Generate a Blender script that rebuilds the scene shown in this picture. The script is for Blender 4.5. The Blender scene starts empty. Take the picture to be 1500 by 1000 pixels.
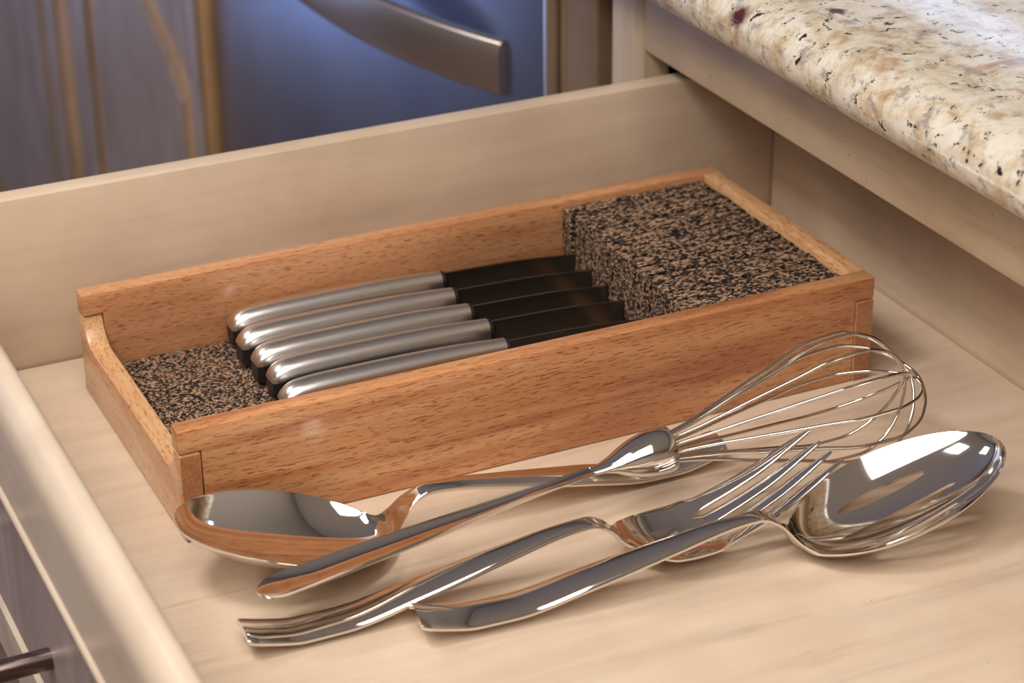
import bpy, bmesh, math, random
from mathutils import Vector, Matrix, Euler
random.seed(7)
sc = bpy.context.scene
COL = sc.collection
PI = math.pi

# ------------------------------------------------------------------ camera
cam_data = bpy.data.cameras.new('camera')
cam = bpy.data.objects.new('camera', cam_data)
COL.objects.link(cam)
cam.location = (-0.27279, -1.00433, 0.63147)
cam.rotation_euler = (1.106382, 0.010944, -0.439427)
cam_data.sensor_width = 36.0
cam_data.lens = 3301.68 / 1500 * 36.0
cam_data.clip_start = 0.02
cam_data.dof.use_dof = True
cam_data.dof.focus_distance = 1.24
cam_data.dof.aperture_fstop = 9.0
sc.camera = cam

# ------------------------------------------------------------------ world, lights, exposure
world = bpy.data.worlds.new('world')
sc.world = world
world.use_nodes = True
bg = world.node_tree.nodes['Background']
bg.inputs[0].default_value = (0.75, 0.82, 1.0, 1)
bg.inputs[1].default_value = 0.25
sc.view_settings.view_transform = 'Standard'
sc.view_settings.look = 'None'
sc.view_settings.gamma = 1.0
sc.view_settings.use_curve_mapping = False
sc.view_settings.exposure = 0.36

def area(name, loc, aim, sx, sy, power, col):
    l = bpy.data.lights.new(name, 'AREA')
    l.shape = 'RECTANGLE'; l.size = sx; l.size_y = sy
    l.energy = power; l.color = col
    o = bpy.data.objects.new(name, l)
    COL.objects.link(o)
    o.location = loc
    o.rotation_euler = (Vector(aim) - Vector(loc)).to_track_quat('-Z', 'Y').to_euler()
    return o
WARM = (1.0, 0.935, 0.865)
area('pendant_lamp', (-0.36, -0.12, 1.12), (-0.36, -0.12, 0), 0.26, 0.26, 5.5, (1.0, 0.955, 0.91))
area('added_fill_far', (-1.0, 1.25, 1.63), (-1.0, 1.25, 0), 0.6, 0.6, 13, WARM)  # unseen fill, added to brighten the far doors and cabinet frame
area('added_fill_near', (-0.75, -1.25, 1.63), (-0.75, -1.25, 0), 2.0, 1.6, 38, WARM)  # broad unseen fill added on the camera side, lifts the drawer's far panel
area('daylight_patio', (-0.75, 2.92, 0.2), (-0.75, 0, 0.2), 1.5, 1.7, 9, (0.35, 0.50, 1.0))
area('added_reflection_strip', (1.0, 0.75, 0.535), (0, 0.75, 0.535), 0.9, 0.035, 0.30, (0.5, 0.66, 1.0))  # unseen strip added to lay a blue reflection on the worktop
area('added_reflection_strip', (1.0, 0.75, 0.455), (0, 0.75, 0.455), 0.9, 0.030, 0.26, (0.5, 0.66, 1.0))  # second added strip for the worktop's blue reflection

# ------------------------------------------------------------------ material helpers
def mat(name, col=(0.8, 0.8, 0.8), rough=0.5, metal=0.0, spec=0.5):
    m = bpy.data.materials.new(name)
    m.use_nodes = True
    b = m.node_tree.nodes['Principled BSDF']
    b.inputs['Base Color'].default_value = (*col, 1)
    b.inputs['Roughness'].default_value = rough
    b.inputs['Metallic'].default_value = metal
    b.inputs['Specular IOR Level'].default_value = spec
    return m

class NT:
    def __init__(s, m):
        s.m = m; s.t = m.node_tree; s.b = s.t.nodes['Principled BSDF']
    def n(s, typ, **kw):
        nd = s.t.nodes.new(typ)
        for k, v in kw.items():
            if k in ('operation', 'blend_type', 'data_type', 'feature', 'distance'):
                setattr(nd, k, v)
            else:
                nd.inputs[k].default_value = v
        return nd
    def l(s, a, b): s.t.links.new(a, b)
    def coords(s, scale=(1, 1, 1), rot=(0, 0, 0)):
        tc = s.t.nodes.new('ShaderNodeTexCoord')
        mp = s.t.nodes.new('ShaderNodeMapping')
        mp.inputs['Scale'].default_value = scale
        mp.inputs['Rotation'].default_value = rot
        s.l(tc.outputs['Object'], mp.inputs['Vector'])
        return mp.outputs['Vector']
    def noise(s, vec, scale, detail=3, rough=0.5, dist=0.0):
        nd = s.t.nodes.new('ShaderNodeTexNoise')
        nd.inputs['Scale'].default_value = scale
        nd.inputs['Detail'].default_value = detail
        nd.inputs['Roughness'].default_value = rough
        nd.inputs['Distortion'].default_value = dist
        s.l(vec, nd.inputs['Vector'])
        return nd.outputs['Fac']
    def ramp(s, fac, stops):
        r = s.t.nodes.new('ShaderNodeValToRGB')
        e = r.color_ramp.elements
        while len(e) < len(stops): e.new(0.5)
        for el, (p, c) in zip(e, stops):
            el.position = p
            el.color = (*c, 1) if len(c) == 3 else c
        s.l(fac, r.inputs[0])
        return r.outputs['Color']
    def mix(s, fac, a, b, mode='MIX'):
        mx = s.t.nodes.new('ShaderNodeMix')
        mx.data_type = 'RGBA'; mx.blend_type = mode
        if isinstance(fac, (int, float)): mx.inputs[0].default_value = fac
        else: s.l(fac, mx.inputs[0])
        for i, v in ((6, a), (7, b)):
            if isinstance(v, tuple): mx.inputs[i].default_value = (*v, 1)
            else: s.l(v, mx.inputs[i])
        return mx.outputs[2]
    def bump(s, h, strength=0.2, dist=0.001):
        bp = s.t.nodes.new('ShaderNodeBump')
        bp.inputs['Strength'].default_value = strength
        bp.inputs['Distance'].default_value = dist
        s.l(h, bp.inputs['Height'])
        s.l(bp.outputs['Normal'], s.b.inputs['Normal'])
    def color(s, c): s.l(c, s.b.inputs['Base Color'])

def paint(name, col, rough=0.42, streak=0.06, axis='x', speck=0.80):
    m = mat(name, col, rough)
    t = NT(m)
    sc_ = {'x': (4, 60, 60), 'y': (60, 4, 60), 'z': (60, 60, 4)}[axis]
    v = t.coords(sc_)
    f = t.noise(v, 1.0, 5, 0.6)
    d = tuple(c * (1 - streak * 2.2) for c in col)
    c1 = t.ramp(f, [(0.35, d), (0.55, col), (1.0, col)])
    v2 = t.coords((1, 1, 1))
    f2 = t.noise(v2, 9.0, 4, 0.6)
    c2 = t.ramp(f2, [(0.3, tuple(c * 0.93 for c in col)), (0.6, (1, 1, 1))])
    t.color(t.mix(0.35, c1, c2, 'MULTIPLY'))
    # sparse specks of dirt
    f3 = t.noise(v2, 330.0, 1, 0.5)
    sp = t.ramp(f3, [(0.0, (1, 1, 1)), (speck, (1, 1, 1)), (speck+.015, (0.55, 0.43, 0.33))])
    t.color(t.mix(1.0, t.mix(0.35, c1, c2, 'MULTIPLY'), sp, 'MULTIPLY'))
    t.bump(f, 0.06, 0.0006)
    return m

def wood(name, light, midc, dark, scale=1.0, axis='x', seed=0.0):
    m = mat(name, light, 0.3)
    t = NT(m)
    tc = t.t.nodes.new('ShaderNodeTexCoord')
    def mp(s_):
        q = t.t.nodes.new('ShaderNodeMapping')
        q.inputs['Scale'].default_value = s_
        q.inputs['Location'].default_value = (seed, seed * 1.7, seed * 0.6)
        q.inputs['Rotation'].default_value = (0, math.radians(4) if axis == 'x' else 0, 0)
        t.l(tc.outputs['Object'], q.inputs['Vector'])
        return q.outputs['Vector']
    big = (3.0, 34, 34) if axis == 'x' else (34, 3.0, 34)
    pore = (135, 1500, 1500) if axis == 'x' else (1500, 135, 1500)
    fine = (25, 700, 700) if axis == 'x' else (700, 25, 700)
    f1 = t.noise(mp(big), 1.0, 4, 0.55, 0.8)
    c = t.ramp(f1, [(0.36, dark), (0.455, midc), (0.56, light), (0.75, tuple(min(1, k * 1.08) for k in light))])
    f2 = t.noise(mp(fine), 1.0, 3, 0.6)
    c = t.mix(0.45, c, t.ramp(f2, [(0.3, (0.72, 0.62, 0.55)), (0.6, (1, 1, 1))]), 'MULTIPLY')
    f3 = t.noise(mp(pore), 1.0, 2, 0.5)
    pc = t.ramp(f3, [(0.0, (0.40, 0.22, 0.13)), (0.355, (0.50, 0.30, 0.19)), (0.43, (1, 1, 1))])
    c = t.mix(0.85, c, pc, 'MULTIPLY')
    t.color(c)
    t.bump(f3, 0.12, 0.0004)
    t.b.inputs['Coat Weight'].default_value = 0.25
    t.b.inputs['Coat Roughness'].default_value = 0.18
    return m

def cork(name, seed=0.0, stretch=0.55):
    m = mat(name, (0.2, 0.13, 0.08), 0.85, 0, 0.2)
    t = NT(m)
    v = t.coords((stretch, 1, 1))
    vo = t.t.nodes.new('ShaderNodeTexVoronoi')
    vo.inputs['Scale'].default_value = 930
    vo.inputs['Randomness'].default_value = 1.0
    t.l(v, vo.inputs['Vector'])
    sep = t.t.nodes.new('ShaderNodeSeparateColor')
    t.l(vo.outputs['Color'], sep.inputs[0])
    c = t.ramp(sep.outputs[0], [(0.0, (0.012, 0.011, 0.012)), (0.50, (0.018, 0.015, 0.015)), (0.58, (0.18, 0.10, 0.062)), (0.72, (0.36, 0.215, 0.13)), (1.0, (0.50, 0.32, 0.20))])
    f = t.noise(v, 900, 2, 0.6)
    c = t.mix(0.7, c, t.ramp(f, [(0.35, (0.2, 0.18, 0.18)), (0.55, (1, 1, 1))]), 'MULTIPLY')
    t.color(c)
    t.bump(sep.outputs[0], 0.5, 0.0006)
    return m

M = {}
CREAM = (0.68, 0.535, 0.40)
M['paint'] = paint('cream paint', CREAM, 0.40, 0.05, 'x')
M['paint_y'] = paint('cream paint brushed along y', CREAM, 0.40, 0.05, 'y')
M['paint_z'] = paint('cream paint brushed along z', CREAM, 0.40, 0.05, 'z')
M['paint_front'] = paint('cream drawer front paint', (0.66, 0.54, 0.42), 0.28, 0.05, 'y')
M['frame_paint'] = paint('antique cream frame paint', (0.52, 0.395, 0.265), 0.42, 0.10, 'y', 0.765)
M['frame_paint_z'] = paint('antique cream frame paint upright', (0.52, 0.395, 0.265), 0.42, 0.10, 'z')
M['mauve'] = paint('grey glazed door paint', (0.37, 0.295, 0.27), 0.38, 0.08, 'z')
M['glaze'] = paint('tan glaze', (0.55, 0.34, 0.17), 0.5, 0.12, 'z')
M['wood'] = wood('oiled hardwood', (0.66, 0.36, 0.17), (0.58, 0.27, 0.118), (0.41, 0.16, 0.066), seed=0.3)
M['wood_back'] = wood('oiled hardwood, back board', (0.60, 0.30, 0.145), (0.53, 0.245, 0.11), (0.44, 0.18, 0.08), seed=2.1)
M['wood_end'] = wood('oiled hardwood, end boards', (0.74, 0.46, 0.25), (0.68, 0.40, 0.20), (0.58, 0.31, 0.145), axis='y', seed=4.4)
M['endgrain'] = wood('hardwood end grain', (0.44, 0.20, 0.09), (0.40, 0.175, 0.075), (0.35, 0.14, 0.06), axis='y', seed=1.4)
M['cork'] = cork('speckled cork composite')
M['cork_pad'] = cork('speckled cork composite pad', 1.0, 0.9)
M['chrome'] = mat('polished stainless steel', (0.84, 0.81, 0.78), 0.055, 1.0)
M['wire'] = mat('polished wire', (0.70, 0.66, 0.61), 0.10, 1.0)
M['black'] = mat('black resin', (0.010, 0.010, 0.011), 0.38)
M['blade'] = mat('dark satin blade', (0.13, 0.115, 0.105), 0.28, 0.9)
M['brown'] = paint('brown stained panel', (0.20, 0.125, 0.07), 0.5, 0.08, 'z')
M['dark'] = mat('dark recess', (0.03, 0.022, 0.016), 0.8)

m = mat('satin brushed steel', (0.85, 0.82, 0.79), 0.29, 1.0)
t = NT(m); f = t.noise(t.coords((60, 2600, 2600)), 1.0, 2, 0.6)
t.bump(f, 0.10, 0.0002)
M['satin'] = m
m = mat('brushed appliance steel', (0.40, 0.41, 0.46), 0.30, 1.0)
t = NT(m); f = t.noise(t.coords((900, 900, 6)), 1.0, 2, 0.6); t.bump(f, 0.06, 0.0003)
f2 = t.noise(t.coords((1, 1, 1)), 5.0, 3, 0.5)
t.color(t.ramp(f2, [(0.3, (0.28, 0.32, 0.42)), (0.7, (0.38, 0.43, 0.55))]))  # blue of the reflected daylight is tinted into the steel's colour
M['appliance'] = m
m = mat('brushed handle steel', (0.62, 0.55, 0.51), 0.30, 1.0)
t = NT(m); f = t.noise(t.coords((2000, 40, 2000)), 1.0, 2, 0.6); t.bump(f, 0.12, 0.0003)
M['pull'] = m
M['pull_dark'] = mat('dark bronze pull', (0.16, 0.12, 0.11), 0.22, 1.0)

GX, GY, GZ = 0.3795, 0.0850, 0.2105      # one big garnet on the worktop's rounded edge
def granite():
    m = mat('speckled cream granite', (0.6, 0.5, 0.38), 0.10)
    t = NT(m)
    v = t.coords((1, 1, 1))
    f = t.noise(v, 52, 7, 0.70, 0.25)
    c = t.ramp(f, [(0.26, (0.34, 0.22, 0.12)), (0.38, (0.50, 0.38, 0.24)), (0.48, (0.64, 0.56, 0.43)), (0.60, (0.74, 0.69, 0.60)), (0.8, (0.60, 0.52, 0.40))])
    g = t.noise(v, 85, 5, 0.68, 0.3)
    c = t.mix(t.ramp(g, [(0.55, (0, 0, 0)), (0.64, (0.7, 0.7, 0.7))]), c, (0.26, 0.22, 0.22))
    # rusty patches
    r = t.noise(t.coords((1, 1.3, 1)), 22, 3, 0.6, 0.5)
    c = t.mix(t.ramp(r, [(0.62, (0, 0, 0)), (0.72, (0.8, 0.8, 0.8))]), c, (0.36, 0.17, 0.06))
    # black mineral specks
    vn = t.coords((1, 1, 1))
    k = t.noise(vn, 115, 5, 0.74, 0.4)
    c = t.mix(t.ramp(k, [(0.598, (0, 0, 0)), (0.625, (1, 1, 1))]), c, (0.025, 0.022, 0.025))
    k2 = t.noise(vn, 48, 6, 0.78, 0.3)
    c = t.mix(t.ramp(k2, [(0.645, (0, 0, 0)), (0.67, (0.9, 0.9, 0.9))]), c, (0.045, 0.04, 0.05))
    # a few big dark red garnets, ragged in outline
    wob = t.noise(v, 120, 3, 0.6)
    gv = t.n('ShaderNodeVectorMath', operation='MULTIPLY_ADD')
    t.l(wob, gv.inputs[0]); gv.inputs[1].default_value = (0.012, 0.012, 0.012); t.l(v, gv.inputs[2])
    vo = t.t.nodes.new('ShaderNodeTexVoronoi')
    vo.inputs['Scale'].default_value = 13
    t.l(gv.outputs[0], vo.inputs['Vector'])
    c = t.mix(t.ramp(vo.outputs['Distance'], [(0.085, (1, 1, 1)), (0.12, (0, 0, 0))]), c, (0.10, 0.03, 0.025))
    dn = t.n('ShaderNodeVectorMath', operation='DISTANCE')
    t.l(gv.outputs[0], dn.inputs[0]); dn.inputs[1].default_value = (GX+.006, GY+.006, GZ+.006)
    c = t.mix(t.ramp(dn.outputs['Value'], [(0.0068, (1, 1, 1)), (0.0084, (0, 0, 0))]), c, (0.085, 0.02, 0.022))
    t.color(c)
    return m
M['granite'] = granite()

# drawer floor: cream paint with a pencil ring and faint stains
m = paint('cream drawer floor paint', (0.70, 0.555, 0.42), 0.33, 0.05, 'x')
t = NT(m)
src = t.b.inputs['Base Color'].links[0].from_socket
tc = t.t.nodes.new('ShaderNodeTexCoord')
dn = t.n('ShaderNodeVectorMath', operation='DISTANCE')
t.l(tc.outputs['Object'], dn.inputs[0]); dn.inputs[1].default_value = (0.4655, 0.036, 0.0)
ringf = t.ramp(dn.outputs['Value'], [(0.0, (0, 0, 0)), (0.0196, (0, 0, 0)), (0.0200, (0.55, 0.55, 0.55)), (0.0205, (0.55, 0.55, 0.55)), (0.0209, (0, 0, 0))])
c = t.mix(ringf, src, (0.3, 0.2, 0.13))
st = t.noise(t.coords((7, 60, 1)), 1.0, 4, 0.6)
st2 = t.noise(t.coords((5, 5, 1)), 1.0, 1, 0.5)
mk = t.n('ShaderNodeMath', operation='MULTIPLY')
t.l(t.ramp(st, [(0.55, (0, 0, 0)), (0.66, (1, 1, 1))]), mk.inputs[0])
t.l(t.ramp(st2, [(0.45, (0, 0, 0)), (0.6, (0.5, 0.5, 0.5))]), mk.inputs[1])
c = t.mix(mk.outputs[0], c, (0.42, 0.31, 0.22))
t.color(c)
M['drawer_floor'] = m

# ------------------------------------------------------------------ geometry helpers
def link(name, me, material, parent=None):
    if material is not None: me.materials.append(material)
    o = bpy.data.objects.new(name, me)
    COL.objects.link(o)
    if parent is not None: o.parent = parent
    return o
def from_bm(name, bm, material, parent=None, smooth=None):
    bmesh.ops.recalc_face_normals(bm, faces=bm.faces)
    me = bpy.data.meshes.new(name)
    bm.to_mesh(me); bm.free()
    if smooth is not None:
        me.shade_smooth()
        me.set_sharp_from_angle(angle=math.radians(smooth))
    return link(name, me, material, parent)
def add_box(bm, lo, hi):
    x0, y0, z0 = lo; x1, y1, z1 = hi
    vs = [bm.verts.new(p) for p in ((x0,y0,z0),(x1,y0,z0),(x1,y1,z0),(x0,y1,z0),(x0,y0,z1),(x1,y0,z1),(x1,y1,z1),(x0,y1,z1))]
    for f in ((0,3,2,1),(4,5,6,7),(0,1,5,4),(1,2,6,5),(2,3,7,6),(3,0,4,7)):
        bm.faces.new([vs[i] for i in f])
def box(name, lo, hi, material, parent=None, bevel=0.0, seg=3):
    bm = bmesh.new(); add_box(bm, lo, hi)
    if bevel > 0:
        bmesh.ops.bevel(bm, geom=list(bm.edges), offset=bevel, segments=seg, profile=0.5, affect='EDGES')
    return from_bm(name, bm, material, parent, 40 if bevel > 0 else None)
def prism(name, poly, axis, a0, a1, material, parent=None, bevel=0.0, seg=2, smooth=35):
    """poly of 2D points swept along an axis: x -> (y,z), y -> (x,z), z -> (x,y)"""
    bm = bmesh.new()
    def P(p, a):
        return {'x': (a, p[0], p[1]), 'y': (p[0], a, p[1]), 'z': (p[0], p[1], a)}[axis]
    A = [bm.verts.new(P(p, a0)) for p in poly]
    B = [bm.verts.new(P(p, a1)) for p in poly]
    bm.faces.new(A); bm.faces.new(B[::-1])
    n = len(poly)
    for i in range(n):
        bm.faces.new((A[i], A[(i+1) % n], B[(i+1) % n], B[i]))
    bmesh.ops.recalc_face_normals(bm, faces=bm.faces)
    if bevel > 0:
        es = [e for e in bm.edges if e.calc_face_angle(0) > 0.5]
        bmesh.ops.bevel(bm, geom=es, offset=bevel, segments=seg, profile=0.5, affect='EDGES')
    return from_bm(name, bm, material, parent, smooth)
def loft(name, rings, material, parent=None, caps=(True, True), smooth=50, closed=True):
    bm = bmesh.new()
    R = [[bm.verts.new(p) for p in r] for r in rings]
    n = len(R[0])
    for a, b in zip(R[:-1], R[1:]):
        for j in range(n if closed else n - 1):
            bm.faces.new((a[j], a[(j+1) % n], b[(j+1) % n], b[j]))
    if caps[0]: bm.faces.new(R[0][::-1])
    if caps[1]: bm.faces.new(R[-1])
    return from_bm(name, bm, material, parent, smooth)
def tube(name, pts, r, material, parent=None, n=8, closed=False):
    P = [Vector(p) for p in pts]
    rings = []
    up = Vector((0.13, 0.31, 0.94)).normalized()
    prev = None
    for i, p in enumerate(P):
        a = P[max(i-1, 0)]; b = P[min(i+1, len(P)-1)]
        tg = (b - a).normalized()
        if prev is None:
            s = tg.cross(up).normalized()
        else:
            s = (prev - tg * prev.dot(tg)).normalized()
        prev = s
        q = tg.cross(s)
        rings.append([p + (s * math.cos(k*2*PI/n) + q * math.sin(k*2*PI/n)) * r for k in range(n)])
    return loft(name, rings, material, parent, smooth=60)
def crv(keys, x):
    """smooth (monotone-ish cubic) interpolation through (x, y) keys"""
    if x <= keys[0][0]: return keys[0][1]
    if x >= keys[-1][0]: return keys[-1][1]
    for i in range(len(keys)-1):
        x0, y0 = keys[i]; x1, y1 = keys[i+1]
        if x0 <= x <= x1:
            def slope(k):
                if k <= 0: return (keys[1][1]-keys[0][1])/(keys[1][0]-keys[0][0])
                if k >= len(keys)-1: return (keys[-1][1]-keys[-2][1])/(keys[-1][0]-keys[-2][0])
                d0 = (keys[k][1]-keys[k-1][1])/(keys[k][0]-keys[k-1][0])
                d1 = (keys[k+1][1]-keys[k][1])/(keys[k+1][0]-keys[k][0])
                if d0*d1 <= 0: return 0.0
                return 2*d0*d1/(d0+d1)
            h = x1-x0; u = (x-x0)/h; m0 = slope(i)*h; m1 = slope(i+1)*h
            return (2*u**3-3*u**2+1)*y0+(u**3-2*u**2+u)*m0+(-2*u**3+3*u**2)*y1+(u**3-u**2)*m1
def shell(name, top, bot, keep, material, parent, cap0=True, cap1=True, smooth=50):
    """two grids of points (top, bottom), cells kept where keep[i][j]; walls close every border"""
    ni, nj = len(top), len(top[0])
    bm = bmesh.new()
    T = [[bm.verts.new(p) for p in r] for r in top]
    B = [[bm.verts.new(p) for p in r] for r in bot]
    K = lambda i, j: 0 <= i < ni-1 and 0 <= j < nj-1 and keep(i, j)
    for i in range(ni-1):
        for j in range(nj-1):
            if not K(i, j): continue
            bm.faces.new((T[i][j], T[i+1][j], T[i+1][j+1], T[i][j+1]))
            bm.faces.new((B[i][j], B[i][j+1], B[i+1][j+1], B[i+1][j]))
            if not K(i, j-1): bm.faces.new((T[i][j], B[i][j], B[i+1][j], T[i+1][j]))
            if not K(i, j+1): bm.faces.new((T[i][j+1], T[i+1][j+1], B[i+1][j+1], B[i][j+1]))
            if not K(i-1, j) and (i > 0 or cap0): bm.faces.new((T[i][j], T[i][j+1], B[i][j+1], B[i][j]))
            if not K(i+1, j) and (i < ni-2 or cap1): bm.faces.new((T[i+1][j], B[i+1][j], B[i+1][j+1], T[i+1][j+1]))
    loose = [v for v in bm.verts if not v.link_faces]
    bmesh.ops.delete(bm, geom=loose, context='VERTS')
    return from_bm(name, bm, material, parent, smooth)
def thing(name, label, cat, loc=(0, 0, 0), rot=(0, 0, 0), group=None):
    o = bpy.data.objects.new(name, None)
    o.empty_display_size = 0.02
    COL.objects.link(o)
    o.location = loc; o.rotation_euler = rot
    o['label'] = label; o['category'] = cat
    if group: o['group'] = group
    return o
def tag(o, label, cat, group=None):
    o['label'] = label; o['category'] = cat
    if group: o['group'] = group
    return o
def struct(o):
    o['kind'] = 'structure'
    return o

# ------------------------------------------------------------------ the room
FZ, CZ = -0.86, 1.68
XL, XR, YN, YF = -2.5, 1.05, -2.8, 3.0
wallp = mat('warm white wall paint', (0.40, 0.36, 0.31), 0.7)
ceilp = mat('white ceiling paint', (0.75, 0.73, 0.70), 0.8)
m = mat('brown plank floor', (0.2, 0.12, 0.08), 0.35)
t = NT(m); t.color(t.ramp(t.noise(t.coords((2, 18, 1)), 1.0, 5, 0.6), [(0.3, (0.13, 0.085, 0.06)), (0.7, (0.24, 0.165, 0.12))]))
floorm = m
struct(box('floor', (XL-.1, YN-.1, FZ-.1), (XR+.1, YF+.1, FZ), floorm))
struct(box('ceiling', (XL-.1, YN-.1, CZ), (XR+.1, YF+.1, CZ+.1), ceilp))
struct(box('wall_left', (XL-.1, YN-.1, FZ), (XL, YF+.1, CZ), wallp))
struct(box('wall_right', (XR, YN-.1, FZ), (XR+.1, YF+.1, CZ), wallp))
struct(box('wall_near', (XL, YN-.1, FZ), (XR, YN, CZ), wallp))
struct(box('wall_far', (XL, YF, FZ), (XR, YF+.1, CZ), wallp))

# ------------------------------------------------------------------ base cabinet that holds the drawer
cab = thing('base_cabinet', 'cream painted cabinet frame around the open drawer, under the granite worktop', 'cabinet', (0.42, 0, FZ))
def cpart(name, lo, hi, material, bevel=0.0):
    o = box(name, lo, hi, material, None, bevel)
    o.parent = cab; o.matrix_parent_inverse = Matrix.Translation((-0.42, 0, -FZ))
    return o
RAILX = 0.42
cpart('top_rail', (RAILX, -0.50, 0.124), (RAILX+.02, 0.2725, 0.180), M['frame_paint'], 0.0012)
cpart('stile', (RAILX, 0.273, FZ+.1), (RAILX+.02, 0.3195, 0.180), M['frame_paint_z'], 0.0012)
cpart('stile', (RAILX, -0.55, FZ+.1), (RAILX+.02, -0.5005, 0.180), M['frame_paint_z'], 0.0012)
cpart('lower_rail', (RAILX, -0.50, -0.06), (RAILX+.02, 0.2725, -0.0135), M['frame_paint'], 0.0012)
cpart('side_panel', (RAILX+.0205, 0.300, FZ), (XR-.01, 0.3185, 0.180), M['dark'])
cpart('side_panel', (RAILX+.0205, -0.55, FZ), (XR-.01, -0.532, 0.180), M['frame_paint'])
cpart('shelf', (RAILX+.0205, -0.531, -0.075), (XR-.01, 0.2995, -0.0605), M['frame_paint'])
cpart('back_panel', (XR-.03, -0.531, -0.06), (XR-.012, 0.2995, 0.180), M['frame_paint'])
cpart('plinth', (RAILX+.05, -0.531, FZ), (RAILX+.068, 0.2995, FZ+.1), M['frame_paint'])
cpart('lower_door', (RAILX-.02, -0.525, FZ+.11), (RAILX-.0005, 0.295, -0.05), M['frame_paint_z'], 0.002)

# granite worktop, full bullnose front edge
WZ0, r0, rt = 0.1805, 0.0200, 0.030
poly = [(XR-.002, WZ0)]
for k in range(25):
    a = -PI/2 - PI * k / 24
    hx = r0 if k <= 12 else rt                     # the upper half of the edge is the softer curve
    poly.append((0.3775 + hx + hx*math.cos(a), WZ0 + r0 + r0*math.sin(a)))
poly.append((XR-.002, WZ0 + 2*r0))
ct = prism('worktop', poly, 'y', -1.2, 0.40, M['granite'], None, 0, 1, 50)
tag(ct, 'cream granite worktop with black and rust specks and a rounded edge', 'countertop')

# cream end panel between the cabinet and the appliance
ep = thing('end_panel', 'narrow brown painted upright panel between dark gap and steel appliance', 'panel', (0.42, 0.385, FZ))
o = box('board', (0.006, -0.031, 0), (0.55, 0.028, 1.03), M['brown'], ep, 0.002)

# ------------------------------------------------------------------ steel appliance with bow handle
AY0, AY1 = 0.419, 1.246
ap = thing('appliance', 'blue-reflecting stainless steel appliance front with a bowed bar handle', 'appliance', (0.42, (AY0+AY1)/2, FZ))
def apart(name, lo, hi, material, bevel=0.0):
    o = box(name, lo, hi, material, None, bevel)
    o.parent = ap; o.matrix_parent_inverse = Matrix.Translation((-0.42, -(AY0+AY1)/2, -FZ))
    return o
apart('body', (0.436, AY0+.002, FZ), (XR-.01, AY1-.002, 0.21), M['dark'])
apart('door', (0.4185, AY0+.0035, FZ+.1), (0.4355, AY1-.003, 0.2), M['appliance'], 0.003)
apart('edge_trim', (0.4165, AY0-.002, FZ+.1), (0.4355, AY0+.003, 0.2), M['satin'], 0.001)
# handle: flat bar, bowed outwards, both ends meet the door
hy0, hy1 = 0.494, AY1 - 0.075
rings = []
NH = 40
for i in range(NH+1):
    u = i / NH
    y = hy0 + (hy1-hy0)*u
    bow = 0.058 * (1 - abs(2*u-1)**2.6) 
    x = 0.4185 - bow
    # tangent for the section's frame
    e = 1e-3
    b2 = 0.058 * (1 - abs(2*min(u+e, 1)-1)**2.6); b1 = 0.058 * (1 - abs(2*max(u-e, 0)-1)**2.6)
    du = min(u+e, 1) - max(u-e, 0)
    tx, ty = -(b2-b1)/du, (hy1-hy0)
    L = math.hypot(tx, ty); nx, ny = -ty/L, tx/L      # outward normal
    hz, ht = 0.0225, 0.0075
    ring = []
    for k in range(20):
        a = 2*PI*k/20
        ca, sa = math.cos(a), math.sin(a)
        cx = math.copysign(abs(ca)**0.55, ca)*ht; cz = math.copysign(abs(sa)**0.6, sa)*hz
        ring.append((x + nx*(cx), y + ny*(cx), 0.041 + cz))
    rings.append(ring)
h = loft('handle', rings, M['pull'], None, smooth=60)
h.parent = ap; h.matrix_parent_inverse = Matrix.Translation((-0.42, -(AY0+AY1)/2, -FZ))

# ------------------------------------------------------------------ far cabinet with arched raised-panel doors
fc = thing('base_cabinet', 'grey glazed cabinet with arched raised-panel doors beyond the steel appliance', 'cabinet', (0.42, 1.9, FZ))
def fpar(o):
    o.parent = fc; o.matrix_parent_inverse = Matrix.Translation((-0.42, -1.9, -FZ)); return o
fpar(box('body', (0.4215, 1.252, FZ), (XR-.01, 2.75, 0.18), M['glaze']))
def arched_door(y0, y1, st0, py0, py1, st1, ins):
    zb, zt = FZ+.02, -0.08
    X0, X1 = 0.400, 0.406
    d = fpar(box('door', (0.4065, y0, zb), (0.421, y1, zt), M['glaze'], None, 0.001))
    zs, rise = -0.225, 0.085
    cy, hw = (py0+py1)/2, (py1-py0)/2
    def arch(inset, n=18):
        pts = []
        for k in range(n+1):
            s = 1 - 2*k/n
            w = hw - inset
            zz = zs + rise*math.cos(s*PI/2)**0.9*1.0 - inset*0.9
            pts.append((cy + w*s, zz))
        return pts
    def sub(o):
        o.parent = d; o.matrix_parent_inverse = d.matrix_world.inverted() @ Matrix.Identity(4)
        return o
    def keep(o):
        o.parent = d
        o.matrix_parent_inverse = Matrix.Translation((-0.42, -1.9, -FZ)) if False else Matrix.Identity(4)
        return o
    keep(box('stile', (X0, st0, zb), (X1, py0, zt), M['mauve'], None, 0.004))
    keep(box('stile', (X0, py1, zb), (X1, st1, zt), M['mauve'], None, 0.004))
    keep(box('bottom_rail', (X0, py0+.0005, zb), (X1, py1-.0005, zb+.05), M['mauve'], None, 0.004))
    poly = [(py1-.0005, zt)] + arch(0) + [(py0+.0005, zt)]
    keep(prism('top_rail', poly, 'x', X0, X1, M['mauve'], None, 0.0))
    poly = arch(ins) + [(py0+ins, zb+.05+ins), (py1-ins, zb+.05+ins)]
    keep(prism('raised_panel', poly, 'x', X0+.001, X1, M['mauve'], None, 0.0))
    return d
arched_door(1.252, 1.868, 1.256, 1.288, 1.745, 1.822, 0.046)
arched_door(1.874, 2.72, 1.915, 1.975, 2.62, 2.68, 0.036)

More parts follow.
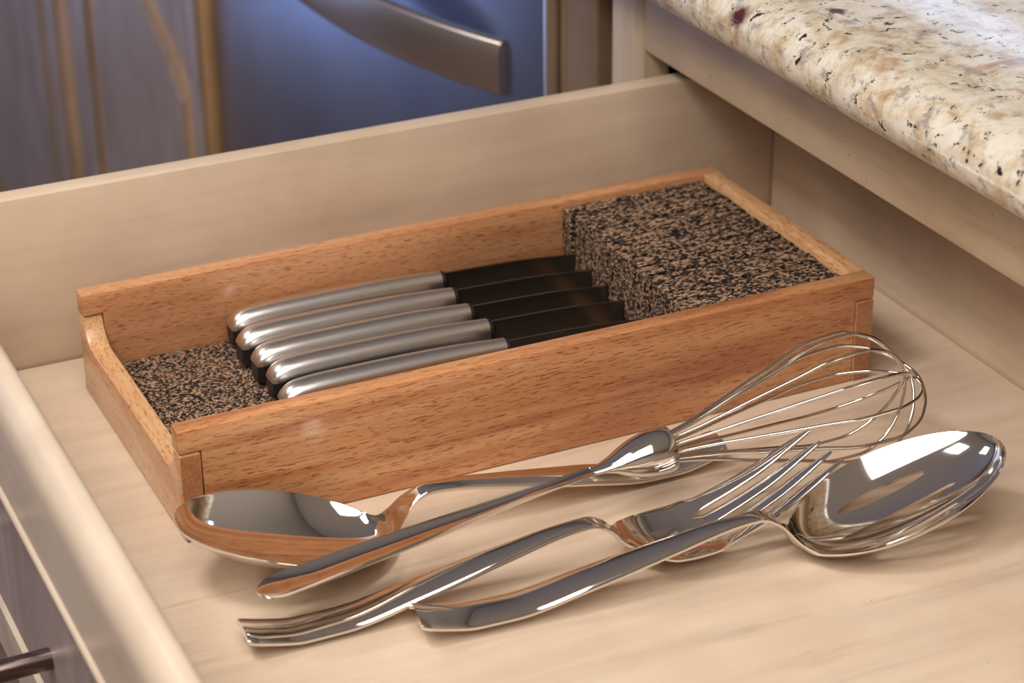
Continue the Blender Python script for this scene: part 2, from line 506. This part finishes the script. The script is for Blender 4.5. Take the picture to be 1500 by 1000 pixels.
# ------------------------------------------------------------------ the drawer
dr = thing('drawer', 'open cream painted kitchen drawer pulled out from under the granite worktop', 'drawer', (0.2, -0.06, 0))
def dpar(o):
    o.parent = dr; o.matrix_parent_inverse = Matrix.Translation((-0.2, 0.06, 0)); return o
DYF, DYN, DXB, DXF, DH = 0.2398, -0.42, 0.5045, -0.0748, 0.1112
dpar(box('bottom', (DXF, DYN, -0.012), (DXB-.0022, DYF-.0022, 0), M['drawer_floor']))
dpar(box('side', (DXF, DYF, -0.013), (DXB+.012, DYF+.0155, DH), M['paint'], None, 0.0009, 2))
dpar(box('side', (DXF, DYN-.0155, -0.013), (DXB+.012, DYN, DH), M['paint'], None, 0.0009, 2))
dpar(box('back', (DXB, DYN+.0004, -0.012), (DXB+.012, DYF-.0014, DH-.004), M['paint_y']))
# drawer front: rounded top edge, bead line, flat field
FX0, FX1 = -0.0750, -0.0925
prof = [(FX0, -0.075), (FX0, 0.1100)]
for k in range(9):
    a = PI/2 * k / 8
    prof.append((FX0 - 0.0045 + 0.0045*math.cos(a), 0.1125 + 0.0055*math.sin(a)))
for k in range(1, 10):
    a = PI/2 + PI/2*k/9
    prof.append((FX0 - 0.0050 + (FX0-0.0050-FX1)*math.cos(a), 0.1000 + 0.0180*math.sin(a)))
BZ = 0.0520
prof += [(FX1, 0.096), (FX1, BZ+.0055), (FX1+.0015, BZ+.0045), (FX1+.0015, BZ+.0030)]
for k in range(7):
    a = PI/2 + PI*k/6
    prof.append((FX1 + .0015 + 0.0032*math.cos(a), BZ + 0.0030*math.sin(a)))
prof += [(FX1+.0035, BZ-.0040), (FX1+.0035, -0.040), (FX1, -0.044), (FX1, -0.075)]
fr = dpar(prism('front', prof, 'y', -0.46, 0.285, M['paint_front'], None, 0, 1, 32))
fp = box('field_panel', (FX1+.0018, -0.42, -0.039), (FX1+.0034, 0.245, BZ-.0042), M['mauve'], None, 0.0004, 1)
fp.parent = fr
PZ, PX = -0.0075, FX1+.0020
for yy in (-0.0625, 0.0775):
    pp = tube('pull', [(PX, yy, PZ), (PX-.02, yy, PZ), (PX-.034, yy, PZ)], 0.0058, M['pull_dark'], None, 16)
    pp.parent = fr
bar = tube('pull_bar', [(PX-.039, -0.0825 + 0.012*k, PZ) for k in range(16)], 0.0062, M['pull_dark'], None, 16)
bar.parent = fr

# ------------------------------------------------------------------ knife tray
TL, TW, TH, TB = 0.43, 0.196, 0.0665, 0.0118
tr = thing('knife_tray', 'long hardwood knife tray with speckled cork insert lying in the drawer', 'tray', (0.215, 0.098, 0.0003))
def tpar(o):
    o.parent = tr; o.matrix_parent_inverse = Matrix.Translation((-0.215, -0.098, 0)); return o
RH = 0.0525          # height of the end-board tongue that shows in the long boards
NT_ = 0.0125
def long_board(name, y0, y1, material):
    # long board with a rebate at each end that takes the end boards
    poly = [(NT_, 0), (TL-NT_, 0), (TL-NT_, RH), (TL, RH), (TL, TH), (0, TH), (0, RH), (NT_, RH)]
    return tpar(prism(name, poly, 'y', y0, y1, material, None, 0.0013, 2, 40))
long_board('long_board', 0, TB, M['wood'])
long_board('long_board', TW-TB, TW, M['wood_back'])
# end board by the knife handles: scooped top with rounded shoulders
ys = []
for k in range(25):
    y = 0.0001 + (TW-.0002)*k/24
    ys.append(y)
lo_z, hi_z = 0.0358, RH - 0.0004
top = [(0.0001, hi_z), (TB*0.9, hi_z)]
for k in range(1, 9):
    a = PI/2 * k/8
    top.append((TB*0.9 + 0.0165*(1-math.cos(a))*1.0, hi_z - (hi_z-lo_z)*math.sin(a)))
top2 = [(TW - y, z) for y, z in top][::-1]
poly = [(0.0001, 0)] + top + top2 + [(TW-.0001, 0)]
eb = tpar(prism('end_board', poly, 'x', 0.0, NT_-.0003, M['wood_end'], None, 0.0014, 2, 40))
eb2 = tpar(prism('end_board', [(0.0001, 0), (0.0001, RH-.0004), (TB+.0003, RH-.0004), (TB+.0003, TH), (TW-TB-.0003, TH), (TW-TB-.0003, RH-.0004), (TW-.0001, RH-.0004), (TW-.0001, 0)], 'x', TL-NT_+.0003, TL, M['wood_end'], None, 0.0010, 2, 40))
# darker end grain of the tongues showing on the front face
for x0 in (0.0006, TL-NT_+.0009):
    o = tpar(box('end_grain', (x0, -0.0006, 0.0008), (x0+NT_-.0018, 0.0002, RH-.0012), M['endgrain']))
for x0 in (0.0006, TL-NT_+.0009):
    o = tpar(box('end_grain', (x0, TW-.0002, 0.0008), (x0+NT_-.0018, TW+.0006, RH-.0012), M['endgrain']))
tpar(box('base_board', (NT_, TB+.0002, 0.0006), (TL-NT_, TW-TB-.0002, 0.0105), M['wood']))
PADZ = 0.0188
tpar(box('cork_pad', (NT_+.0004, TB+.0006, 0.0106), (0.2990, TW-TB-.0006, PADZ), M['cork_pad'], None, 0.0006, 1))
# cork strips standing side by side; the knife slits lie between groups
KY = [0.0675, 0.0955, 0.1195, 0.1445, 0.1705]
edges = [TB+.0006] + KY + [TW-TB-.0006]
sx_keys = [(0.0, 0.3085), (0.064, 0.3122), (0.092, 0.3133), (0.143, 0.3155), (0.19, 0.3153)]
for gi in range(len(edges)-1):
    a = edges[gi] + (0.0010 if gi > 0 else 0)
    b = edges[gi+1] - (0.0010 if gi < len(edges)-2 else 0)
    n = max(2, round((b-a)/0.0062))
    gx = random.uniform(-0.0008, 0.0008)
    for k in range(n):
        y0 = a + (b-a)*k/n + 0.00034; y1 = a + (b-a)*(k+1)/n - 0.00034
        xs = crv(sx_keys, (y0+y1)/2) + gx + random.uniform(-0.0007, 0.0007)
        zt = 0.0628 + random.uniform(-0.0006, 0.0007)
        tpar(box('cork_strip', (xs, y0, 0.0107), (TL-NT_-.0005-random.uniform(0, .0007), y1, zt), M['cork'], None, 0.0004, 1))

# ------------------------------------------------------------------ knives
def make_knife(i, y, label, x0, x1, dz=0.0, tilt=0.0):
    """handle along x with its spine up, blade running into the cork slit"""
    k = thing('table_knife', label, 'knife', ((x0+x1)/2, y, PADZ), (0, 0, tilt), 'five knives side by side in the tray')
    L = x1 - x0
    cx = (x0+x1)/2
    zt = [(0, 0.0180), (0.0015, 0.0208), (0.005, 0.0238), (0.011, 0.0258), (0.03, 0.0268), (0.06, 0.0268), (0.10, 0.0262), (L, 0.0240)]
    zs = [(0, 0.0152), (0.008, 0.0158), (0.02, 0.0172), (0.045, 0.0176), (0.09, 0.0165), (0.115, 0.0130), (L, 0.0095)]
    zb = [(0, 0.0040), (0.004, 0.0018), (0.012, 0.0004), (0.05, 0.0004), (0.09, 0.0018), (L, 0.0078)]
    hw = [(0, 0.0058), (0.0025, 0.0074), (0.008, 0.0083), (0.03, 0.0086), (0.08, 0.0080), (L, 0.0064)]
    N = 34
    st = [L*((j/N)**1.6) for j in range(N+1)]
    up, lo = [], []
    for s in st:
        w, t_, m_, b_ = crv(hw, s), crv(zt, s)+dz, crv(zs, s)+dz, crv(zb, s)
        ra, rb = [], []
        for q in range(15):
            a = PI * q / 14
            ra.append((x0+s-cx, math.copysign(abs(math.cos(a))**0.8, math.cos(a))*w, m_ + (t_-m_)*math.sin(a)**0.8))
        for q in range(5):
            ra.append((x0+s-cx, -w*0.9 + 1.8*w*q/4, m_))
        up.append(ra)
        for q in range(15):
            a = PI + PI * q / 14
            rb.append((x0+s-cx+0.0002, math.copysign(abs(math.cos(a))**0.7, math.cos(a))*w*0.985, m_ + (m_-b_)*-abs(math.sin(a))**0.7))
        for q in range(5):
            rb.append((x0+s-cx+0.0002, w*0.88 - 1.76*w*q/4, m_-0.00005))
        lo.append(rb)
    loft('handle_shell', up, M['satin'], k, smooth=55)
    loft('handle_core', lo, M['black'], k, smooth=55)
    # bolster collar
    w, t_, b_ = crv(hw, L)*0.93, crv(zt, L)+dz-0.0006, crv(zb, L)+0.0006
    rings = []
    for xx, sc_ in ((L+.0002, 1.0), (L+.0022, 1.0), (L+.0034, 0.72)):
        rings.append([(x0+xx-cx, w*sc_*math.cos(2*PI*q/20), (t_+b_)/2+(t_-b_)/2*sc_*math.sin(2*PI*q/20)) for q in range(20)])
    loft('bolster', rings, M['black'], k, smooth=50)
    # blade: tall thin wedge, spine sinking gently towards the tip
    xb0, xb1 = L+.0025-(cx-x0), L+.150-(cx-x0)
    bz = [(0, t_-.0012), (0.05, t_-.0030), (0.09, t_-.0068), (0.125, t_-.0110), (0.1475, t_-.017)]
    bm = bmesh.new()
    NB = 24
    R = []
    for j in range(NB+1):
        s = (xb1-xb0)*j/NB
        z1 = crv(bz, s); z0 = max(0.0006, min(z1-.0008, 0.0012 + 0.0*s))
        if s < 0.006: z0 = b_ + 0.001 - (b_ - 0.0002)*(s/0.006)
        h = 0.00075
        R.append([bm.verts.new(p) for p in ((xb0+s, -h, z1), (xb0+s, h, z1), (xb0+s, 0.00016, z0), (xb0+s, -0.00016, z0))])
    for a_, b2 in zip(R[:-1], R[1:]):
        for q in range(4):
            bm.faces.new((a_[q], a_[(q+1) % 4], b2[(q+1) % 4], b2[q]))
    bm.faces.new(R[0][::-1]); bm.faces.new(R[-1])
    from_bm('blade', bm, M['blade'], k, 30)
    return k
names = ['steel handled knife next to the tall back board of the tray',
         'second steel handled knife from the back board of the tray',
         'middle one of the five steel handled knives in the tray',
         'second steel handled knife from the front board of the tray',
         'steel handled knife next to the front board of the tray']
for i, y in enumerate(KY[::-1]):
    make_knife(i, y, names[i], [0.0845, 0.0815, 0.0820, 0.0830, 0.0800][i], [0.2225, 0.2195, 0.2190, 0.2205, 0.2190][i])

# ------------------------------------------------------------------ flatware
HANDLE_Z = [(0, 0.0105), (0.012, 0.0070), (0.03, 0.0038), (0.05, 0.0040), (0.09, 0.0108), (0.14, 0.0205), (0.172, 0.0262), (0.186, 0.0272), (0.197, 0.0225), (0.206, 0.0130), (0.214, 0.0085)]
HANDLE_W = [(0, 0.0118), (0.03, 0.0116), (0.08, 0.0106), (0.12, 0.0088), (0.155, 0.0064), (0.18, 0.0050), (0.192, 0.0054), (0.202, 0.0085), (0.214, 0.0140)]
HANDLE_T = [(0, 0.0044), (0.05, 0.0042), (0.12, 0.0040), (0.18, 0.0040), (0.20, 0.0028), (0.214, 0.0022)]
HANDLE_C = [(0, 0.0020), (0.08, 0.0018), (0.15, 0.0010), (0.19, 0.0), (0.205, -0.0035), (0.214, -0.006)]
RIMP = math.tan(math.radians(17))
S_H = 0.2135
A_, B_ = 0.0590, 0.0385

def flat_row(s, z, w, th, sag, vs, edge=0.22, p=2.0):
    """top and bottom points across a strip; sag < 0 dishes it, sag > 0 crowns it"""
    T, Bm = [], []
    for v in vs:
        zc = z + sag*(1-abs(v)**p)
        e = th/2*(edge + (1-edge)*math.sqrt(max(0.0, 1-abs(v)**4)))
        T.append((s, v*w, zc+e)); Bm.append((s, v*w, zc-e))
    return T, Bm
def handle_rows(s_end, vs, n=70):
    T, Bm = [], []
    for i in range(n+1):
        s = s_end*i/n
        w = crv(HANDLE_W, s)
        if s < 0.0025: w *= 0.90 + 0.10*math.sqrt(max(0, 1-((0.0025-s)/0.0025)**2))
        a, b = flat_row(s, crv(HANDLE_Z, s), w, crv(HANDLE_T, s), crv(HANDLE_C, s), vs)
        T.append(a); Bm.append(b)
    return T, Bm
def bowl_params(s):
    """rim height, half width, dish depth, thickness of the spoon past the neck"""
    s0 = S_H + A_ - 0.004
    tt = max(-1, min(1, (s-s0)/A_))
    rim = 0.0080 + (s-S_H)*RIMP
    we = B_*math.sqrt(max(0, 1-tt*tt))*(1-0.06*tt)
    dep = 0.0165*(max(0, 1-tt*tt))**0.55
    return rim, we, dep
def make_spoon(name, label, loc, yaw, roll, slotted):
    sp = thing(name, label, 'spoon', loc, (0, 0, 0))
    sp.rotation_mode = 'QUATERNION'
    sp.rotation_quaternion = Matrix.Rotation(yaw, 3, 'Z').to_quaternion() @ Matrix.Rotation(roll, 3, 'X').to_quaternion()
    # slots: lens shaped, long axis along the bowl
    s0 = S_H + A_ - 0.004
    tip = s0 + A_
    slots = [(-0.50, s0+.000, 0.026), (0.0, s0+.002, 0.033), (0.50, s0+.000, 0.026)]
    def vrow(s):
        if not slotted:
            return [-math.cos(PI*k/36) for k in range(37)]
        kn = [-1.0]
        for vc, sc_, hl in slots:
            e = 0.085*math.sqrt(max(0.0, 1-((s-sc_)/hl)**2))
            e = max(e, 0.003)
            kn += [vc-e, vc+e]
        kn.append(1.0)
        sub = [10, 2, 7, 2, 7, 2, 10]
        out = []
        for i in range(7):
            for q in range(sub[i]):
                u = q/sub[i]
                if i == 0: u = 1-(1-u)**1.0; u = u**1.6
                if i == 6: u = 1-(1-u)**1.6
                out.append(kn[i] + (kn[i+1]-kn[i])*u)
        out.append(1.0)
        return out
    vh = [-math.cos(PI*k/24) for k in range(25)]
    s_split = 0.2040
    T, Bm = handle_rows(s_split, vh)
    shell('handle', T, Bm, lambda i, j: True, M['chrome'], sp, True, False)
    N = 84
    T, Bm, SS = [], [], []
    for i in range(N+1):
        u = i/N
        # denser towards both ends
        s = s_split + (tip-s_split)*(0.5-0.5*math.cos(PI*u))*0.55 + (tip-s_split)*u*0.45
        rim, we, dep = bowl_params(s)
        f = max(0.0, min(1.0, (s-s_split)/0.016)); f = f*f*(3-2*f)
        wn, zn, sn, tn = crv(HANDLE_W, s), crv(HANDLE_Z, s), crv(HANDLE_C, s), crv(HANDLE_T, s)
        z = zn*(1-f) + rim*f
        if s < 0.214: w = max(wn, (wn**3 + we**3)**(1/3)*f + wn*(1-f))
        else:
            g = max(0.0, 1-(s-0.214)/0.03)
            w = (we**3 + (0.012*g)**3)**(1/3)
        sag = sn*(1-f) - dep*f
        w = max(w, 0.0004)
        a, b = flat_row(s, z, w, max(0.0014, tn*(1-f)+0.0017*f), sag, vrow(s), 0.22+0.33*f, 2.0+0.3*f)
        T.append(a); Bm.append(b); SS.append(s)
    def keep(i, j):
        if not slotted: return True
        sm = (SS[i]+SS[i+1])/2
        for idx, (vc, sc_, hl) in enumerate(slots):
            j0 = [10, 19, 28][idx]
            if j in (j0, j0+1) and abs(sm-sc_) < hl*0.995: return False
        return True
    shell('bowl', T, Bm, keep, M['chrome'], sp, False, True, 40)
    return sp
make_spoon('serving_spoon', 'large polished solid serving spoon with its bowl against the tray corner',
           (0.2985, -0.0455, 0.0004), math.radians(180.3), math.radians(-3.0), False).scale = (0.965, 1, 1)
make_spoon('slotted_spoon', 'large polished slotted spoon with long slots lying across the fork',
           (0.0750, -0.1362, 0.0022), math.radians(-4.8), math.radians(1.0), True)

# serving fork
fk = thing('serving_fork', 'large polished four-tined serving fork under the slotted spoon handle', 'fork', (-0.0055, -0.1090, 0.0003), (0, 0, math.radians(-2.4)))
vh = [-math.cos(PI*k/24) for k in range(25)]
F_SPLIT = 0.200
T, Bm = handle_rows(F_SPLIT, vh)
shell('handle', T, Bm, lambda i, j: True, M['chrome'], fk, True, False)
FZ_ = [(0.196, 0.0230), (0.200, 0.0205), (0.207, 0.0150), (0.216, 0.0108), (0.228, 0.0085), (0.245, 0.0090), (0.265, 0.0140), (0.290, 0.0235), (0.310, 0.0340), (0.325, 0.0420)]
FW_ = [(0.196, 0.0062), (0.200, 0.0078), (0.207, 0.0130), (0.216, 0.0205), (0.226, 0.0252), (0.240, 0.0265), (0.26, 0.0262), (0.30, 0.0248), (0.325, 0.0236)]
FS_ = [(0.196, -0.001), (0.200, -0.0020), (0.210, -0.0045), (0.225, -0.0065), (0.245, -0.0062), (0.27, -0.004), (0.33, -0.0015)]
ROOT = 0.252
def fork_v(s):
    if s <= ROOT: th = 0.2488
    else:
        u = (s-ROOT)/(0.325-ROOT)
        th = 0.2488 - 0.072*min(1, (u/0.10))**0.6 - 0.045*u - 0.095*max(0, (u-0.55)/0.45)**2.2
    out = []
    for vc in (-.75, -.25, .25, .75):
        for q in range(7):
            out.append(vc - th*math.cos(PI*q/6))
    return out, th
def sm(a): a = max(0.0, min(1.0, a)); return a*a*(3-2*a)
rowsT, rowsB, SS = [], [], []
NF = 90
for i in range(NF+1):
    s = F_SPLIT + (0.325-F_SPLIT)*i/NF
    vs, th = fork_v(s)
    w, z, sag = crv(FW_, s), crv(FZ_, s), crv(FS_, s)
    q = sm((s-F_SPLIT)/0.010)
    w = w*q + crv(HANDLE_W, s)*(1-q); z = z*q + crv(HANDLE_Z, s)*(1-q); sag = sag*q + crv(HANDLE_C, s)*(1-q)
    f = min(1, max(0, (s-F_SPLIT)/0.012))
    tk = crv(HANDLE_T, s)*(1-f) + 0.0024*f
    if s > 0.31: tk *= 1 - 0.45*((s-.31)/.02)**2
    g = min(1, max(0, (s-ROOT)/0.01))
    Tt, Bb = [], []
    for j, v in enumerate(vs):
        x = -math.cos(PI*(j % 7)/6)
        e = tk/2*(1-g) * ((0.22+.28*q)+(0.78-.28*q)*math.sqrt(max(0, 1-v**4))) + tk/2*g*(0.45+0.55*math.sqrt(max(0, 1-x**4)))
        zc = z + sag*(1-v*v)
        Tt.append((s, v*w, zc+e)); Bb.append((s, v*w, zc-e))
    rowsT.append(Tt); rowsB.append(Bb); SS.append(s)
def fkeep(i, j):
    return not (j in (6, 13, 20) and SS[i] >= ROOT)
shell('head', rowsT, rowsB, fkeep, M['chrome'], fk, False, True, 45)

# ------------------------------------------------------------------ whisk
wk = thing('whisk', 'balloon whisk of looped steel wire beside the knife tray', 'whisk', (0.2500, -0.0760, 0.0338))
ax0 = Vector((0.2500, -0.0760, 0.0338)); ax1 = Vector((0.4060, -0.0815, 0.0442))
wk.rotation_mode = 'QUATERNION'
ax = (ax1-ax0)
wk.rotation_quaternion = Matrix.Rotation(math.atan2(ax.y, ax.x), 3, 'Z').to_quaternion() @ Matrix.Rotation(-math.atan2(ax.z, math.hypot(ax.x, ax.y)), 3, 'Y').to_quaternion()
LW = ax.length
# wire loops: local x along the axis, mouth of the ferrule at 0
RK = [(0, 0.0078), (0.12, 0.0118), (0.30, 0.0205), (0.50, 0.0295), (0.66, 0.0368), (0.78, 0.0375), (0.88, 0.0318), (0.95, 0.0210), (0.985, 0.0105), (1.0, 0.0)]
for k in range(6):
    ang = PI*(k+0.61)/6
    Lk = LW*[1.0, 0.97, 0.945, 0.935, 0.955, 0.985][k]
    sc_ = [1.0, 0.98, 0.97, 0.96, 0.96, 1.0][k]
    half = []
    for j in range(41):
        u = j/40
        u2 = 1-(1-u)**2.0
        r = crv(RK, u2) if u2 < 0.985 else 0.0105*math.sqrt(max(0, (1-u2)/0.015))
        half.append((u2, r*sc_))
    pts = [( -0.012, 0.0070*math.cos(ang), 0.0070*math.sin(ang))]
    pts += [(u*Lk, r*math.cos(ang), r*math.sin(ang)*0.97) for u, r in half]
    pts += [(u*Lk, -r*math.cos(ang), -r*math.sin(ang)*0.97) for u, r in half[::-1][1:]]
    pts += [(-0.012, -0.0070*math.cos(ang), -0.0070*math.sin(ang))]
    tube('wire_loop', pts, 0.00098, M['wire'], wk, 8)
# ferrule: flat neck opening into a round cup
rings = []
for s, hy, hz, dz in ((-0.046, 0.0036, 0.0016, -0.0005), (-0.040, 0.0046, 0.0022, -0.0003), (-0.034, 0.0066, 0.0042, 0), (-0.028, 0.0090, 0.0075, 0), (-0.021, 0.0113, 0.0105, 0), (-0.014, 0.0126, 0.0123, 0), (-0.006, 0.0131, 0.0130, 0), (-0.001, 0.0131, 0.0131, 0), (0.0, 0.0127, 0.0127, 0), (-0.0004, 0.0115, 0.0115, 0), (-0.006, 0.0112, 0.0112, 0)):
    rings.append([(s, hy*math.cos(2*PI*q/32), dz+hz*math.sin(2*PI*q/32)) for q in range(32)])
loft('ferrule', rings, M['chrome'], wk, smooth=55)
# handle: dished sheet-steel leaf, broad and round at the end, thin at the neck
WZ = [(0, -0.0005), (0.05, -0.001), (0.12, -0.002), (0.20, -0.003), (0.25, -0.0035)]
NHW = 60
vs = [-math.cos(PI*k/22) for k in range(23)]
T, Bm = [], []
LH = 0.199
wk_inv = None
for i in range(NHW+1):
    u = i/NHW
    s = LH*(1-(1-u)**1.8)                        # dense towards the rounded end
    w = crv([(0, 0.0034), (0.03, 0.0040), (0.07, 0.0066), (0.11, 0.0098), (0.15, 0.0120), (LH, 0.0130)], s)
    re = 0.017
    if s > LH-re: w *= max(0.03, math.sqrt(max(0.0, 1-((s-LH+re)/re)**2)))**0.9
    sag = -crv([(0, 0.0003), (0.04, 0.0022), (0.10, 0.0036), (0.165, 0.0036), (0.183, 0.0022), (LH, 0.0002)], s)
    zz = crv([(0, -0.0005), (0.05, -0.0002), (0.12, 0.0), (LH, 0.0002)], s)
    zz += 0.0100*(s/LH)
    a, b = flat_row(-0.0445-s, zz, w, 0.0020, sag, vs, 0.8, 4.0)
    dy = -0.0375*(s/LH)**1.1
    g = min(1, s/0.05)*0.15                       # leans away from the near side
    a = [(p[0], p[1]+dy, p[2]-p[1]*g) for p in a]; b = [(p[0], p[1]+dy, p[2]-p[1]*g) for p in b]
    T.append(a); Bm.append(b)
shell('handle', T, Bm, lambda i, j: True, M['chrome'], wk, True, True)
